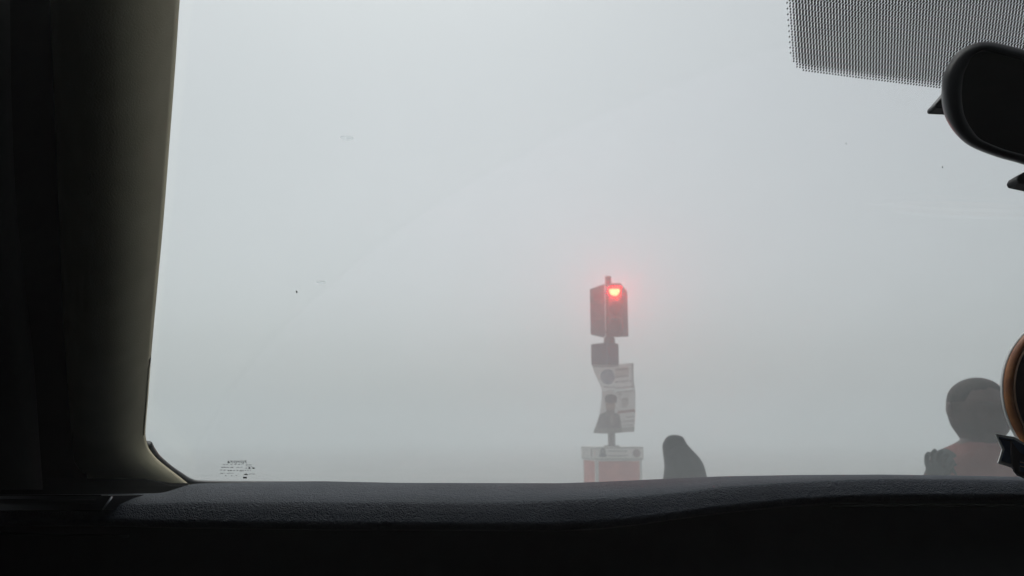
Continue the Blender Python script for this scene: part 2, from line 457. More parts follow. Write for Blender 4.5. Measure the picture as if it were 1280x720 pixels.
for (xa, xb, y, h, dens) in ((279, 304, 579.4, .8, .8), (307, 314, 579.8, .9, .6), (277, 293, 582.8, 1.1, .85), (296, 303, 582.8, 1.1, .7),
                             (276, 282, 586.2, 1.3, .6), (285, 298, 586.8, 1.3, .6), (299, 305, 587.0, 1.4, .6), (307, 315, 586.4, .9, .5),
                             (276, 292, 590.2, .9, .7), (312, 319, 591.2, .9, .6)):
    x = xa
    while x < xb:
        l = rs.uniform(.35, .8)
        if rs.random() < dens: mark(x, y - h * rs.uniform(.3, .6), x + l, y + h * rs.uniform(.3, .6))
        x += l + .22
for k in range(14):                           # round approval mark and its neighbour
    q = k * math.pi / 7
    mark(312 + 4.2 * math.cos(q) - .4, 583.3 + 1.7 * math.sin(q) - .25, 312 + 4.2 * math.cos(q) + .4, 583.3 + 1.7 * math.sin(q) + .25)
mark(311, 582.6, 313.2, 584.4); mark(316.4, 583, 318.6, 584.6)
for k in range(5): mark(305 + k * 1.1, 591.6 - .5 * k if k < 3 else 589.6 + .5 * k, 306.2 + k * 1.1, 592.4)
mark(304.2, 594.6, 309, 596.6)
for x in (282, 289.5, 295.5): mark(x, 592.8, x + 1.1, 593.6)
mesh('glass_stamp', acc[0], acc[1], M['frit'], windscreen)['label'] = 'small printed maker stamp in lower corner of glass'

# specks and one smeared drop on the glass
for (px, py, rx, ry) in ((371, 364, .5, 1.6), (1057, 178.5, .5, .9), (1177.5, 208, .8, .8)):
    X, s = on_glass(px, py); X2, s2 = on_glass(px + rx, py - ry)
    ex, es = abs(X2 - X), abs(s2 - s)
    top = glass(X, s, 0.0022)
    ring = [glass(X + ex * math.cos(k * .785) * rs.uniform(.8, 1.15), s + es * math.sin(k * .785) * rs.uniform(.8, 1.15), 0.0006) for k in range(8)]
    mesh('dirt_speck', [top] + ring, [(0, k + 1, (k + 1) % 8 + 1) for k in range(8)], M['speck'], windscreen)
m = M['drop'] = bpy.data.materials.new('water_drop'); m.use_nodes = True
bd = bsdf(m); bd.inputs['Transmission Weight'].default_value = 1.0; bd.inputs['IOR'].default_value = 1.04; bd.inputs['Roughness'].default_value = 0.3; bd.inputs['Specular IOR Level'].default_value = 0.2
mottle(m, (0.88, 0.9, 0.9), (0.95, 0.96, 0.96), 500)
for (px, py, rx, ry) in ((432, 178.5, 8, 3.0), (400, 359, 6, 2.0)):
    X, s = on_glass(px, py); X2, s2 = on_glass(px + rx, py - ry)
    ex, es = abs(X2 - X), abs(s2 - s)
    rws = []
    for q in range(5):
        f = math.cos(q * math.pi / 8.4); h = math.sin(q * math.pi / 8.4)
        rws.append([glass(X + ex * f * math.cos(k * math.pi / 10), s + es * f * math.sin(k * math.pi / 10), -0.0056 - 0.0005 * h) for k in range(20)])
    V, Fc = loft(rws, closed=True, cap=True)
    mesh('water_drop', V, Fc, M['drop'], windscreen, True)

# rubber seal round the corner of the glass
sealpx = [(185, 552), (189, 559.5), (196, 569), (209, 581), (223, 591), (237, 599.5), (252, 602.2), (280, 603), (320, 603.2), (400, 604), (520, 606.5), (700, 608), (900, 607), (1100, 605), (1280, 605), (1500, 610)]
pts = []
for q in catmull(sealpx, 5):
    X, s = on_glass(*q); pts.append(glass(X, s, 0.004))
V, Fc = tube(pts, 0.0052, 10)
mesh('window_seal', V, Fc, M['rubber'], car, True)

# dashboard
crestL = [(-260, 622), (0, 620), (140, 617.5), (203, 616.5), (220, 611), (232, 607), (242, 604.3), (300, 603.3), (370, 601.8), (400, 601.4), (500, 603.5), (700, 604), (750, 602.3), (800, 600), (850, 597.6), (900, 595.4), (1000, 593.6), (1100, 593.2), (1200, 595), (1280, 597), (1600, 602)]
midL = [(-260, 632), (140, 630), (200, 629), (240, 627), (400, 627), (600, 628), (700, 625.5), (800, 620), (850, 615), (900, 609), (1000, 602), (1100, 598.5), (1280, 600), (1600, 606)]
lowL = [(-260, 648), (140, 650), (200, 652), (400, 655), (700, 656), (750, 654), (800, 648.5), (860, 640), (900, 634.5), (1000, 624), (1100, 619), (1280, 619), (1600, 622)]
prof = []
for px in range(-240, 1640, 8):
    cyy = smooth_list(crestL, px, 8); my = smooth_list(midL, px, 20); ly = smooth_list(lowL, px, 20)
    Yc = 0.665
    a = at(px, cyy, Yc); b = at(px, my, 0.615); c = at(px, ly, 0.604)
    P = [Vector((a.x * 1.45, 0.965, a.z - 0.075)), Vector((a.x * 1.2, 0.80, a.z - 0.022)), Vector((a.x * 1.06, 0.71, a.z - 0.003)), a]
    P += [a.lerp(b, .35) + Vector((0, 0, .0012)), a.lerp(b, .7) + Vector((0, 0, .0012)), b]
    P += [b.lerp(c, .12) + Vector((0, -.0008, 0)), b.lerp(c, .5) + Vector((0, -.001, 0)), b.lerp(c, .85), c]
    P += [c + Vector((0, .004, -.004)), c + Vector((0, .022, -.007)), c + Vector((0, .05, -.010))]
    prof.append(P)
V, Fc = loft(prof)
dash = mesh('dashboard', V, Fc, M['dash'], car, True)
dash['label'] = 'dark blue-grey grained dashboard top'
# lower fascia under the overhanging top
prof = []
for px in range(-240, 1640, 40):
    ly = smooth_list(lowL, px, 20)
    c = at(px, ly, 0.604)
    prof.append([c + Vector((0, .05, -.0095)), c + Vector((0, .035, -.025)), c + Vector((0, .03, -.05)), c + Vector((0, -.01, -.075)), c + Vector((0, -.02, -.16)), c + Vector((0, .02, -.3)), c + Vector((0, .12, -.55)), c + Vector((0, .3, -.8))])
V, Fc = loft(prof)
mesh('lower_fascia', V, Fc, M['black_plastic'], car, True)
# trim lines on the fascia
for (pts2, rr, mm) in (([(1040, 634), (1100, 632.5), (1180, 632), (1280, 632.5), (1420, 635)], 0.0008, 'trim_and_shade_black'),
                       ([(-60, 666), (60, 668), (160, 670)], 0.0007, 'trim_and_shade_black')):
    pts = [at(x, y, 0.588) for x, y in catmull(pts2, 5)]
    V, Fc = tube(pts, rr, 8); mesh('trim_line', V, Fc, M[mm], car, True)
# corner air vent left of the dashboard top
v0 = [at(-150, 619, .598), at(141, 619.5, .598), at(128, 638, .592), at(-150, 638, .592)]
v1 = [p + Vector((0, .05, -.003)) for p in v0]
vent = mesh('air_vent', *prism(v0, v1), M['gloss_black'], car)
vent['label'] = 'black corner air vent at left end of dashboard'
ea, eb = at(140, 621, .5965), at(128.5, 637, .5905)
V, Fc = tube([ea, ea.lerp(eb, .5), eb], lambda i: (0.0009, 0.0007, 0.0005)[i], 6)
mesh('vent_edge', V, Fc, M['silver_edge'], vent, True)
for (ya, yb) in ((619.2, 619.2), (638.2, 638.6)):
    V, Fc = tube([at(-150, ya, .5945), at(20, ya, .5945), at(126, yb, .5945)], 0.0005, 6)
    mesh('vent_bezel', V, Fc, M['trim_and_shade_black'], vent, True)
for k in range(3):
    yv = 624 + 4.4 * k
    V, Fc = prism([at(-140, yv, .596), at(118, yv, .596), at(118, yv + 1.4, .594), at(-140, yv + 1.4, .594)], [p + Vector((0, .02, .002)) for p in (at(-140, yv, .596), at(118, yv, .596), at(118, yv + 1.4, .594), at(-140, yv + 1.4, .594))])
    mesh('vent_slat', V, Fc, M['black_plastic'], vent)

# left pillar trim
edge = [(233, -60), (228, 0), (222.5, 80), (215.5, 170), (207.5, 270), (200, 350), (192.5, 430), (187, 500), (184, 535), (184.3, 547), (188, 560), (198, 573), (212, 584.5), (226, 595), (237.5, 604)]
leftx = [(-60, 62), (0, 64), (200, 72), (400, 80), (520, 88), (606, 96)]
rows = []
for (ex, ey) in catmull(edge, 5):
    X, s = on_glass(ex, ey)
    g0 = glass(X, s, 0.012)
    p = Vector((0, 0, CAM_Z)) + (g0 - Vector((0, 0, CAM_Z))) * 0.985
    lx = lerp_list(leftx, ey)
    yy = min(ey, 606)
    flare = max(0.0, (ey - 530) / 74.0)
    Yr = p.y
    r = []
    r.append(Vector((0, 0, CAM_Z)) + (g0 - Vector((0, 0, CAM_Z))) * 1.012 + Vector((-.016, 0, 0)))
    r.append(p)
    def pt(f, dy, ddy=0.0):
        return at(ex + (lx - ex) * f, ey + ddy, Yr + dy)
    r.append(pt(.02, -.006)); r.append(pt(.06, -.014)); r.append(pt(.14, -.028)); r.append(pt(.28, -.046))
    r.append(pt(.5, -.062)); r.append(pt(.75, -.068)); r.append(pt(.93, -.062)); r.append(pt(1.0, -.045)); r.append(pt(1.02, .02))
    rows.append(r)
# close the lower edge towards the dashboard
last = rows[-1]
rows.append([q + Vector((0, .006, -.002)) for q in last])
rows.append([q + Vector((0, .05, -.004)) for q in last])
V, Fc = loft(rows)
pil = mesh('pillar_trim', V, Fc, M['pillar_cloth'], car, True)
pil['label'] = 'olive grey trim of the left windscreen pillar'

# black rubber lined gap between pillar and door
def inner(px, ey, back, cap):
    X, q = on_glass(max(px, 40), min(ey, 560))
    return min(cap, glass(X, q).y - back)
rows = []
for ey in list(range(-80, 600, 40)) + [600, 617]:
    lx = lerp_list(leftx, ey)
    y0 = inner(lx, ey, .03, .80)
    rows.append([at(lx + 14, ey, y0), at(lx - 10, ey, y0), at(lx - 50, ey, y0 - .02), at(lx - 130, ey, y0 - .04), at(lx - 300, ey, y0 - .05)])
V, Fc = loft(rows)
mesh('door_seal', V, Fc, M['trim_and_shade_black'], car, True)
# near-black sheet standing in for the shadow gap under the pillar trim
rows = []
for px in (-160, 0, 100, 180, 215, 228, 236):
    rows.append([at(px, 598 if px < 200 else 604, .72), at(px, 608, .70), at(px, 626, .672)])
V, Fc = loft(rows)
mesh('foot_gap_shade', V, Fc, M['trim_and_shade_black'], car)

# door frame trim beyond the pillar gap
rows = []
for (ex, ey) in catmull([(6, -60), (8, 100), (14, 250), (26, 360), (36, 450), (44, 560), (48, 612)], 4):
    y0 = inner(ex, ey, .09, .60) - .02
    rows.append([at(ex + 6, ey, y0 + .02), at(ex, ey, y0), at(ex - 20, ey, y0 - .03), at(ex - 70, ey, y0 - .04), at(ex - 140, ey, y0 - .03)])
V, Fc = loft(rows)
mesh('door_frame_trim', V, Fc, M['trim_and_shade_black'], car, True)

# cabin shell: sides, roof, back, floor, each with thickness
def slab(name, poly, off, m):
    V, Fc = prism([Vector(p) for p in poly], [Vector(p) + Vector(off) for p in poly])
    return mesh(name, V, Fc, m, car)
side = [(-2.5, .45), (1.10, .45), (1.10, 1.33), (0.93, 1.36), (0.235, 1.845), (0.10, 1.90), (-2.5, 1.90)]
slab('door_panel', [(-.665, y, z) for y, z in side], (-.05, 0, 0), M['lining'])
slab('door_panel', [(1.385, y, z) for y, z in side], (.05, 0, 0), M['lining'])
slab('roof_lining', [(-.664, -2.5, 1.899), (1.384, -2.5, 1.899), (1.384, .10, 1.899), (1.384, .215, 1.855), (-.664, .215, 1.855), (-.664, .10, 1.899)], (0, -.02, .05), M['lining'])
slab('rear_panel', [(-.664, -2.5, .45), (1.384, -2.5, .45), (1.384, -2.5, 1.898), (-.664, -2.5, 1.898)], (0, -.06, 0), M['lining'])
slab('cabin_floor', [(-.664, -2.49, .46), (1.384, -2.49, .46), (1.384, 1.09, .46), (-.664, 1.09, .46)], (0, 0, -.05), M['carpet'])
slab('bulkhead', [(-.664, 1.09, .47), (1.384, 1.09, .47), (1.384, 1.09, 1.27), (-.664, 1.09, 1.27)], (0, .03, 0), M['black_plastic'])
for xs, off in ((-.662, (.004, 0, 0)), (1.382, (-.004, 0, 0))):
    slab('side_window', [(xs, -1.1, 1.2), (xs, .15, 1.2), (xs, .05, 1.78), (xs, -1.0, 1.8)], off, M['tint'])
# bonnet and cowl outside
rows = []
for i in range(17):
    X = -.58 + 1.88 * i / 16; q = (X - XC) / .94
    z = -.09 * q ** 4
    rows.append([Vector((X, 1.12, .9)), Vector((X, 1.12, 1.25 + z)), Vector((X, 1.2, 1.265 + z)), Vector((X, 1.7, 1.24 + z)), Vector((X, 2.15, 1.17 + z)), Vector((X, 2.32, 1.08 + z)), Vector((X, 2.36, .9)), Vector((X, 2.36, .5))])
V, Fc = loft(rows); mesh('bonnet', V, Fc, M['paint'], car, True)
V, Fc = add_ = ([], [])
add(add_, box((XC, 1.13 - .06, 1.262), (1.9, .10, .012)))
mesh('cowl', V, Fc, M['black_plastic'], car)

# inside mirror
mo = [(1176.5, 118), (1178, 100), (1183, 85), (1195, 67), (1213, 56), (1237, 52), (1280, 62), (1360, 82), (1450, 105), (1540, 128), (1620, 150), (1660, 175), (1675, 215), (1672, 270), (1650, 300), (1610, 308), (1530, 287), (1450, 262), (1360, 232), (1280, 206), (1245, 196), (1213, 183), (1195, 168), (1183, 150), (1178, 134)]
mo = [q[:2] for q in catmull(mo + [mo[0]], 4)][:-1]
cx, cyc = 1425, 178
MY = 0.47
def mring(k, dY, dx=0):
    return [at(cx + (x - cx) * k + dx, cyc + (y - cyc) * (k if k > .95 else k * .97), MY + dY) for x, y in mo]
def inset(px_in, dY):
    o = []; n = len(mo)
    for i, (x, y) in enumerate(mo):
        (xa, ya), (xb, yb) = mo[i - 2], mo[(i + 2) % n]
        tx, ty = xb - xa, yb - ya; l = math.hypot(tx, ty)
        nx, ny = -ty / l, tx / l              # inward
        if nx * (cx - x) + ny * (cyc - y) < 0: nx, ny = -nx, -ny
        o.append(at(x + nx * px_in * 2.4, y + ny * px_in, MY + dY))
    return o
case_rows = [mring(.5, .062), mring(.8, .058), mring(.93, .045), mring(.985, .028), mring(1.0, .014), inset(1.2, .006), inset(4, .0015), inset(8, 0), inset(10, .0006), inset(11, .003)]
V, Fc = loft(case_rows, closed=True)
Fc.append(tuple(range(len(mo))))
mcase = mesh('rear_view_mirror', V, Fc, M['mirror_case'], car, True)
mcase['label'] = 'black framed inside rear-view mirror'
gr_ = inset(10.6, .0022)
V, Fc = prism(gr_, [p + Vector((0, .002, 0)) for p in gr_])
mesh('mirror_glass', V, Fc, M['mirror_glass'], mcase)
def tabm(name, pts2, Y, thick, par):
    a = [at(x, y, Y) for x, y in pts2]
    return bevel(mesh(name, *prism(a, [p + Vector((0, thick, 0)) for p in a]), M['black_plastic'], par), .001, 2)
tabm('sensor_cover', [(1190, 106), (1179, 119), (1170, 129), (1169, 132), (1171, 134.5), (1195, 135.5)], MY + .045, .012, mcase)
tabm('dip_lever', [(1300, 205), (1284, 213), (1274, 219), (1271.5, 223.5), (1274, 228.5), (1300, 234)], MY + .01, .012, mcase)
sx, ss = on_glass(1420, 60)
V, Fc = tube([at(1425, 165, MY + .05), glass(sx, ss, .03), glass(sx, ss, .001)], lambda i: (.011, .012, .02)[i], 14)
mesh('mirror_stalk', V, Fc, M['mirror_case'], mcase, True)

# ------------------------------------------------------------------ the round medallion under the mirror
MDY = 0.605
mc = at(1359, 496, MDY)
med = empty('medallion', at(1359, 600, MDY))
tag(med, 'round bronze rimmed medallion with navy ribbon tail hanging under the inside mirror', 'ornament')
RX = (at(1359 + 104, 496, MDY) - mc).length
RZ = (at(1359, 496 + 104, MDY) - mc).length
def ell(k, dy, n=96): return [Vector((mc.x + math.cos(a * 2 * math.pi / n) * RX * k, MDY + dy, mc.z + math.sin(a * 2 * math.pi / n) * RX * k * 1.02)) for a in range(n)]
V, Fc = loft([ell(1.0, .004), ell(1.0, .002), ell(.992, .0015)], closed=True, cap=True)
mesh('backing_card', V, Fc, M['card_white'], med)
V, Fc = loft([ell(.988, .003), ell(.988, -.0002), ell(.965, -.003), ell(.935, -.004), ell(.915, -.0035), ell(.912, .0005)], closed=True)
mesh('rim', V, Fc, M['bronze'], med, True)
V, Fc = loft([ell(.914, .001), ell(.912, -.0042), ell(.902, -.0046), ell(.895, -.004), ell(.893, .001)], closed=True)
mesh('inner_rim', V, Fc, M['bronze_edge'], med, True)
V, Fc = loft([ell(.897, .0012), ell(.895, -.0008), ell(.5, -.0012), ell(.05, -.0014)], closed=True, cap=True)
mesh('face', V, Fc, M['maroon'], med, True)
def flat(name, pts2, dY, thick, m, par):
    a = [at(x, y, MDY + dY) for x, y in pts2]
    return mesh(name, *prism(a, [p + Vector((0, thick, 0)) for p in a]), m, par)
tail = flat('ribbon_tail', [(1244.6, 542.5), (1268, 546), (1285, 556), (1285, 596), (1270, 588), (1264.5, 584.5), (1247.6, 579), (1253, 561.5)], -.003, .0012, M['card_white'], med)
flat('ribbon_print', [(1248.6, 546), (1267, 549.2), (1285, 559), (1285, 590), (1270, 582.4), (1265, 580.2), (1251.6, 575.8), (1256.4, 561.5)], -.0036, .0005, M['navy'], tail)
flat('ribbon_band', [(1248.3, 548), (1266.5, 551), (1266.5, 552.2), (1248.8, 549.2)], -.0040, .0003, M['black_plastic'], tail)
ban = flat('banner', [(1264.5, 552), (1275, 566), (1300, 578), (1359, 592), (1418, 578), (1446, 560), (1452, 590), (1420, 605), (1359, 615), (1300, 606), (1273, 594.5), (1268.5, 589), (1265.5, 578)], -.0062, .002, M['banner_plum'], med)
flat('banner_print', [(1274.5, 575), (1281, 577), (1281, 591), (1275.5, 588.5)], -.0068, .0004, M['navy'], ban)
for k, (x0, y0) in enumerate(((1275.5, 577), (1275.5, 582))):
    flat('banner_mark', [(x0, y0), (x0 + 4.5, y0 + 1.2), (x0 + 4.5, y0 + 2.0), (x0, y0 + .9)], -.0072, .0003, M['bronze_edge'], ban)
top = Vector((mc.x, MDY + .001, mc.z + RX * 1.02))
V, Fc = tube([top, Vector((mc.x, MDY - .03, mc.z + .12)), at(1359, 230, MY + .03)], .0011, 8)
mesh('hanging_cord', V, Fc, M['rubber'], med, True)

# ------------------------------------------------------------------ traffic signal
SY = 20.0
Q = SY / 14.0                                 # sizes below were taken at 14 m
sig = empty('traffic_signal', (at(763, 500, SY).x, SY, 1.2))
tag(sig, 'grey two-headed traffic signal on a pole, its red light lit', 'traffic signal')
px_m = (at(764, 400, SY) - at(763, 400, SY)).length
def poleat(py): p = at(763, py, SY + .07); return p
pole_x = at(763, 460, SY).x
zt = at(763, 345, SY).z
V, Fc = tube([(pole_x, SY + .07, 1.18), (pole_x, SY + .07, 1.27), (pole_x, SY + .07, zt)], lambda i: (.1, .09, .08)[i], 20)
mesh('pole', V, Fc, M['pole_metal'], sig, True)
V, Fc = tube([(pole_x, SY + .07, 1.18), (pole_x, SY + .07, 1.245)], .19, 20)
mesh('pole_flange', V, Fc, M['pole_metal'], sig)
V, Fc = tube([(pole_x, SY + .07, at(763, 431, SY).z), (pole_x, SY + .07, at(763, 428, SY).z), (pole_x, SY + .07, at(763, 423, SY).z), (pole_x, SY + .07, at(763, 420, SY).z)], lambda i: (.1, .14, .14, .1)[i], 16)
mesh('pole_clamp', V, Fc, M['pole_metal'], sig, True)
def hull(name, plan, top, bot, m, par):
    """plan: list of (px, Y); top/bot: pixel rows for each plan corner, on the plane SY"""
    T = []; B = []
    for (px, Y), ty, by in zip(plan, top, bot):
        X = at(px, 400, SY).x * 1.0
        T.append(Vector((X, Y, at(763, ty, SY).z))); B.append(Vector((X, Y, at(763, by, SY).z)))
    V, Fc = prism(B, T)
    return bevel(mesh(name, V, Fc, m, par), .014, 2)
# right head looks at the camera
rh = hull('signal_head', [(759.8, 13.84 * Q), (776.5, 13.80 * Q), (785, 13.98 * Q), (780, 14.12 * Q), (761, 14.12 * Q)], [357.5, 358.5, 364.5, 362, 357.5], [421.5, 422.3, 421, 420, 421], M['signal_grey'], sig)
rh['label'] = 'right head of the signal with its red lamp lit'
lh = hull('signal_head', [(737.8, 13.98 * Q), (755.2, 13.82 * Q), (755.2, 14.10 * Q), (740, 14.14 * Q)], [361.5, 357.2, 357.2, 361], [417, 421.5, 421.2, 417.5], M['signal_grey'], sig)
lh['label'] = 'left head of the signal, turned away'
def disc(name, c, r, Y, bulge, m, par, cut=None, n=24):
    rows = []
    for k, f in ((0, 1.0), (1, .75), (2, .4), (3, .05)):
        ring = []
        for a in range(n):
            q = a * 2 * math.pi / n
            z = math.sin(q) * r * f
            if cut is not None: z = min(z, cut * r)
            ring.append(Vector((c[0] + math.cos(q) * r * f, Y - bulge * (1 - f * f), c[1] + z)))
        rows.append(ring)
    V, Fc = loft(rows, closed=True, cap=True)
    return mesh(name, V, Fc, m, par, True)
def visor(c, r, Y, par, depth=.2):
    rows = []
    for rr, y in ((r, Y), (r, Y - depth), (r - .008, Y - depth), (r - .008, Y)):
        ring = []
        for a in range(19):
            q = R(-25 + 230 * a / 18)
            # the hood is cut back towards its lower ends
            cutb = max(0.0, -math.sin(q)) * .5 + (1 - max(0, math.sin(q))) * .35
            yy = y if y == Y else Y - depth * (1 - cutb)
            ring.append(Vector((c[0] + math.cos(q) * rr, yy, c[1] + math.sin(q) * rr)))
        rows.append(ring)
    V, Fc = loft(rows)
    return mesh('visor', V, Fc, M['signal_grey'], par, True)
for i, py in enumerate((365, 388.5, 409)):
    c = at(767, py, SY); c = (c.x, c.z)
    ln = disc('lens', c, .147, 13.815 * Q, .04, M['lens_red'] if i == 0 else M['lens_off'], rh, cut=.16 if i == 0 else None)
    ln['label'] = ('glowing red lens', 'unlit middle lens', 'unlit bottom lens')[i]
    if i: visor(c, .168, 13.83 * Q, rh, .24)
    else:
        # short flat hood over the red lens
        zc = c[1] + .028
        V, Fc = prism([Vector((c[0] - .186, 13.82 * Q, zc + .007)), Vector((c[0] + .186, 13.82 * Q, zc + .007)), Vector((c[0] + .15, 13.82 * Q, zc + .12)), Vector((c[0] - .15, 13.82 * Q, zc + .12))],
                      [Vector((c[0] - .17, 13.70 * Q, zc + .03)), Vector((c[0] + .17, 13.70 * Q, zc + .03)), Vector((c[0] + .13, 13.70 * Q, zc + .115)), Vector((c[0] - .13, 13.70 * Q, zc + .115))])
        mesh('visor', V, Fc, M['signal_grey'], rh)
for py in (378.5, 399):
    a = at(758, py, SY); b = at(776, py, SY)
    V, Fc = box(((a.x + b.x) / 2, 13.812 * Q, a.z), (.335, .03, .03)); mesh('module_rib', V, Fc, M['pole_metal'], rh)
for py in (379, 399):
    a = at(740, py, SY); b = at(755, py, SY)
    p0 = [Vector((a.x, 13.958 * Q, a.z - .017)), Vector((b.x, 13.815 * Q, b.z - .017)), Vector((b.x, 13.815 * Q, b.z + .017)), Vector((a.x, 13.958 * Q, a.z + .017))]
    V, Fc = prism(p0, [p + Vector((.02, .03, 0)) for p in p0]); mesh('module_rib', V, Fc, M['pole_metal'], lh)
for py in (370, 389, 408):                     # hoods of the turned-away head, seen side on
    a = at(745, py, SY)
    p0 = [Vector((a.x - .086, 13.90 * Q, a.z - .107)), Vector((a.x - .086, 13.90 * Q, a.z + .128)), Vector((a.x + .10, 13.86 * Q, a.z + .143)), Vector((a.x + .10, 13.86 * Q, a.z - .136))]
    V, Fc = prism(p0, [p + Vector((.01, .08, 0)) for p in p0]); bevel(mesh('visor', V, Fc, M['signal_grey'], lh), .01)
for py in (365, 414):                          # arms between pole and heads
    z = at(763, py, SY).z
    V, Fc = box((pole_x, 14.09 * Q, z), (.51, .07, .07)); mesh('bracket', V, Fc, M['pole_metal'], sig)
cb = hull('control_box', [(738, 13.98 * Q), (757, 13.78 * Q), (771.5, 13.9 * Q), (771, 14.2 * Q), (740, 14.2 * Q)], [430.5, 429.5, 430.5, 430.5, 430.5], [456, 457, 456.5, 456, 456], M['box_blue'], sig)
cb['label'] = 'small blue-grey box below the signal heads'

# ------------------------------------------------------------------ printed sheets
def stroke_text(px, py, x0, x1, y0, h, seed):
    """scribble of unreadable script: returns True on ink"""
    if not (x0 <= px <= x1 and y0 - h <= py <= y0 + h): return False
    a = noise.noise(Vector((px * .55 + seed * 7.3, seed, 0)))
    b = noise.noise(Vector((px * 1.1 + seed * 3.1, py * .9, seed)))
    base = abs(py - y0 - a * h * .5) < h * .32
    return (base and b > -.25) or (b > .28 and abs(py - y0) < h)
def mixc(a, b, t): return tuple(x + (y - x) * t for x, y in zip(a, b))
def sheet(name, outline_l, outline_r, y0, y1, nx, ny, Y, bend, colour, parent=None, thick=.004):
    """a printed sheet: left and right outlines as (row, px) lists; bend(u, v) pushes it in depth"""
    def rowpts(back):
        out = []
        for j in range(ny + 1):
            v = j / ny; py = y0 + (y1 - y0) * v
            xl, xr = lerp_list(outline_l, py), lerp_list(outline_r, py)
            r = []
            for i in range(nx + 1):
                u = i / nx; px = xl + (xr - xl) * u
                sag = 1.2 * math.sin(u * math.pi * 1.3 + .4) - .6
                p = at(px, py + sag, SY)
                r.append((Vector((p.x, Y + bend(u, v) + (thick if back else 0), p.z)), (px, py)))
            out.append(r)
        return out
    fr_, bk = rowpts(False), rowpts(True)
    V1, F1 = loft([[p for p, _ in r] for r in fr_]); V2, F2 = loft([[p for p, _ in r] for r in bk])
    me = bpy.data.meshes.new(name)
    me.from_pydata([tuple(v) for v in V1 + V2], [], [tuple(reversed(f)) for f in F1] + [tuple(i + len(V1) for i in f) for f in F2])
    at_ = me.color_attributes.new('print', 'FLOAT_COLOR', 'POINT')
    cols = []
    for r in fr_:
        for _, q in r: cols.extend((*colour(*q), 1.0))
    for r in bk:
        for _, q in r: cols.extend((.5, .5, .48, 1.0))
    at_.data.foreach_set('color', cols)
    return link(name, me, M['print'], parent, True)

PAPER = (.82, .81, .77)
def col_upper(x, y):
    c = PAPER
    if math.hypot((x - 758.5) / 9, (y - 471) / 9.5) < 1: c = mixc(c, (.16, .19, .25), .75 + .25 * noise.noise(Vector((x * .4, y * .4, 2))))
    if 767.8 < x < 785 and 461 < y < 473: c = mixc(c, (.42, .33, .28), .5)
    for k, (a, b, yy) in enumerate(((768, 784, 463), (768, 784, 471.5), (768, 788, 478), (753, 768, 484), (768, 790, 485.5))):
        if stroke_text(x, y, a, b, yy, 1.5, k + 1): c = (.2, .19, .18)
    if y > 456 and y < 459.5 and x < 772: c = mixc(c, (.25, .26, .26), .7)
    if x > 788: c = mixc(c, (.33, .34, .32), .5)
    return c
def col_portrait(x, y):
    c = mixc(PAPER, (.40, .39, .36), .3)
    body = y > 514.5 and abs(x - 761 + (y - 515) * .08) < min(4.5 + (y - 514.5) * 1.9, 12.5 + (y - 519) * .22)
    if body: c = (.10, .10, .10) if noise.noise(Vector((x * .3, y * .3, 9))) < .25 else (.16, .155, .15)
    if body and abs(x - 763.5) < 2 and 514 < y < 530: c = (.22, .2, .19)
    if math.hypot((x - 761.8) / 6.2, (y - 506.5) / 9.5) < 1: c = (.33, .25, .21)
    if math.hypot((x - 762.5) / 7.8, (y - 498.2) / 5.6) < 1 or (math.hypot((x - 762.5) / 7.8, (y - 504) / 9) < 1 and y < 502.8): c = (.06, .06, .06)
    if math.hypot((x - 761.8) / 5.2, (y - 514) / 4.2) < 1 and y > 512: c = (.17, .14, .13)
    for ex in (759.4, 764.2):
        if math.hypot((x - ex) / 1.4, (y - 504.6) / .8) < 1: c = (.10, .08, .08)
    if abs(y - 509.5) < .5 and abs(x - 761.8) < 2: c = (.2, .13, .12)
    if 770.5 < x < 792 and 513 < y < 518: c = (.30, .17, .15) if stroke_text(x, y, 770, 792, 515.5, 2.6, 21) or 514 < y < 517 else c
    if math.hypot((x - 780) / 4.6, (y - 504) / 7) < 1 and y > 498: c = mixc(c, (.28, .24, .21), .6 if noise.noise(Vector((x * .6, y * .6, 4))) > -.1 else .2)
    for k, (a, b, yy) in enumerate(((770, 791, 490.6), (772, 776, 493.5), (777, 784, 500), (781, 790, 523), (774, 790, 528), (772, 789, 533))):
        if stroke_text(x, y, a, b, yy, 1.5, k + 11): c = mixc(c, (.16, .14, .13), .8)
    if y > 535.5: c = mixc(c, (.2, .21, .19), .7)
    return c
L = [(456, 739), (463, 740.4), (473.6, 745.3), (482, 749), (487.5, 751), (496, 751), (510, 749.5), (518, 748), (528, 744.5), (533, 742.5), (542, 740)]
Rr = [(456, 790.5), (478, 791), (488, 792), (489.5, 793), (517, 792.8), (542, 791)]
pu = sheet('poster', L, Rr, 456.5, 488.4, 110, 70, 13.90 * Q, lambda u, v: .05 * math.sin(v * 3.1 + .3) - .03 * math.cos(u * 5) - .06, col_upper)
tag(pu, 'crumpled pale poster with blue-grey emblem, tied to the signal pole under the box', 'poster')
pl_ = sheet('poster', L, Rr, 488.8, 541.5, 110, 106, 13.88 * Q, lambda u, v: .04 * math.sin(v * 4 + 1.2) - .04 * math.cos(u * 4.4) - .04, col_portrait)
tag(pl_, 'pale poster with a dark-haired portrait in dark clothes, lower on the signal pole', 'poster')

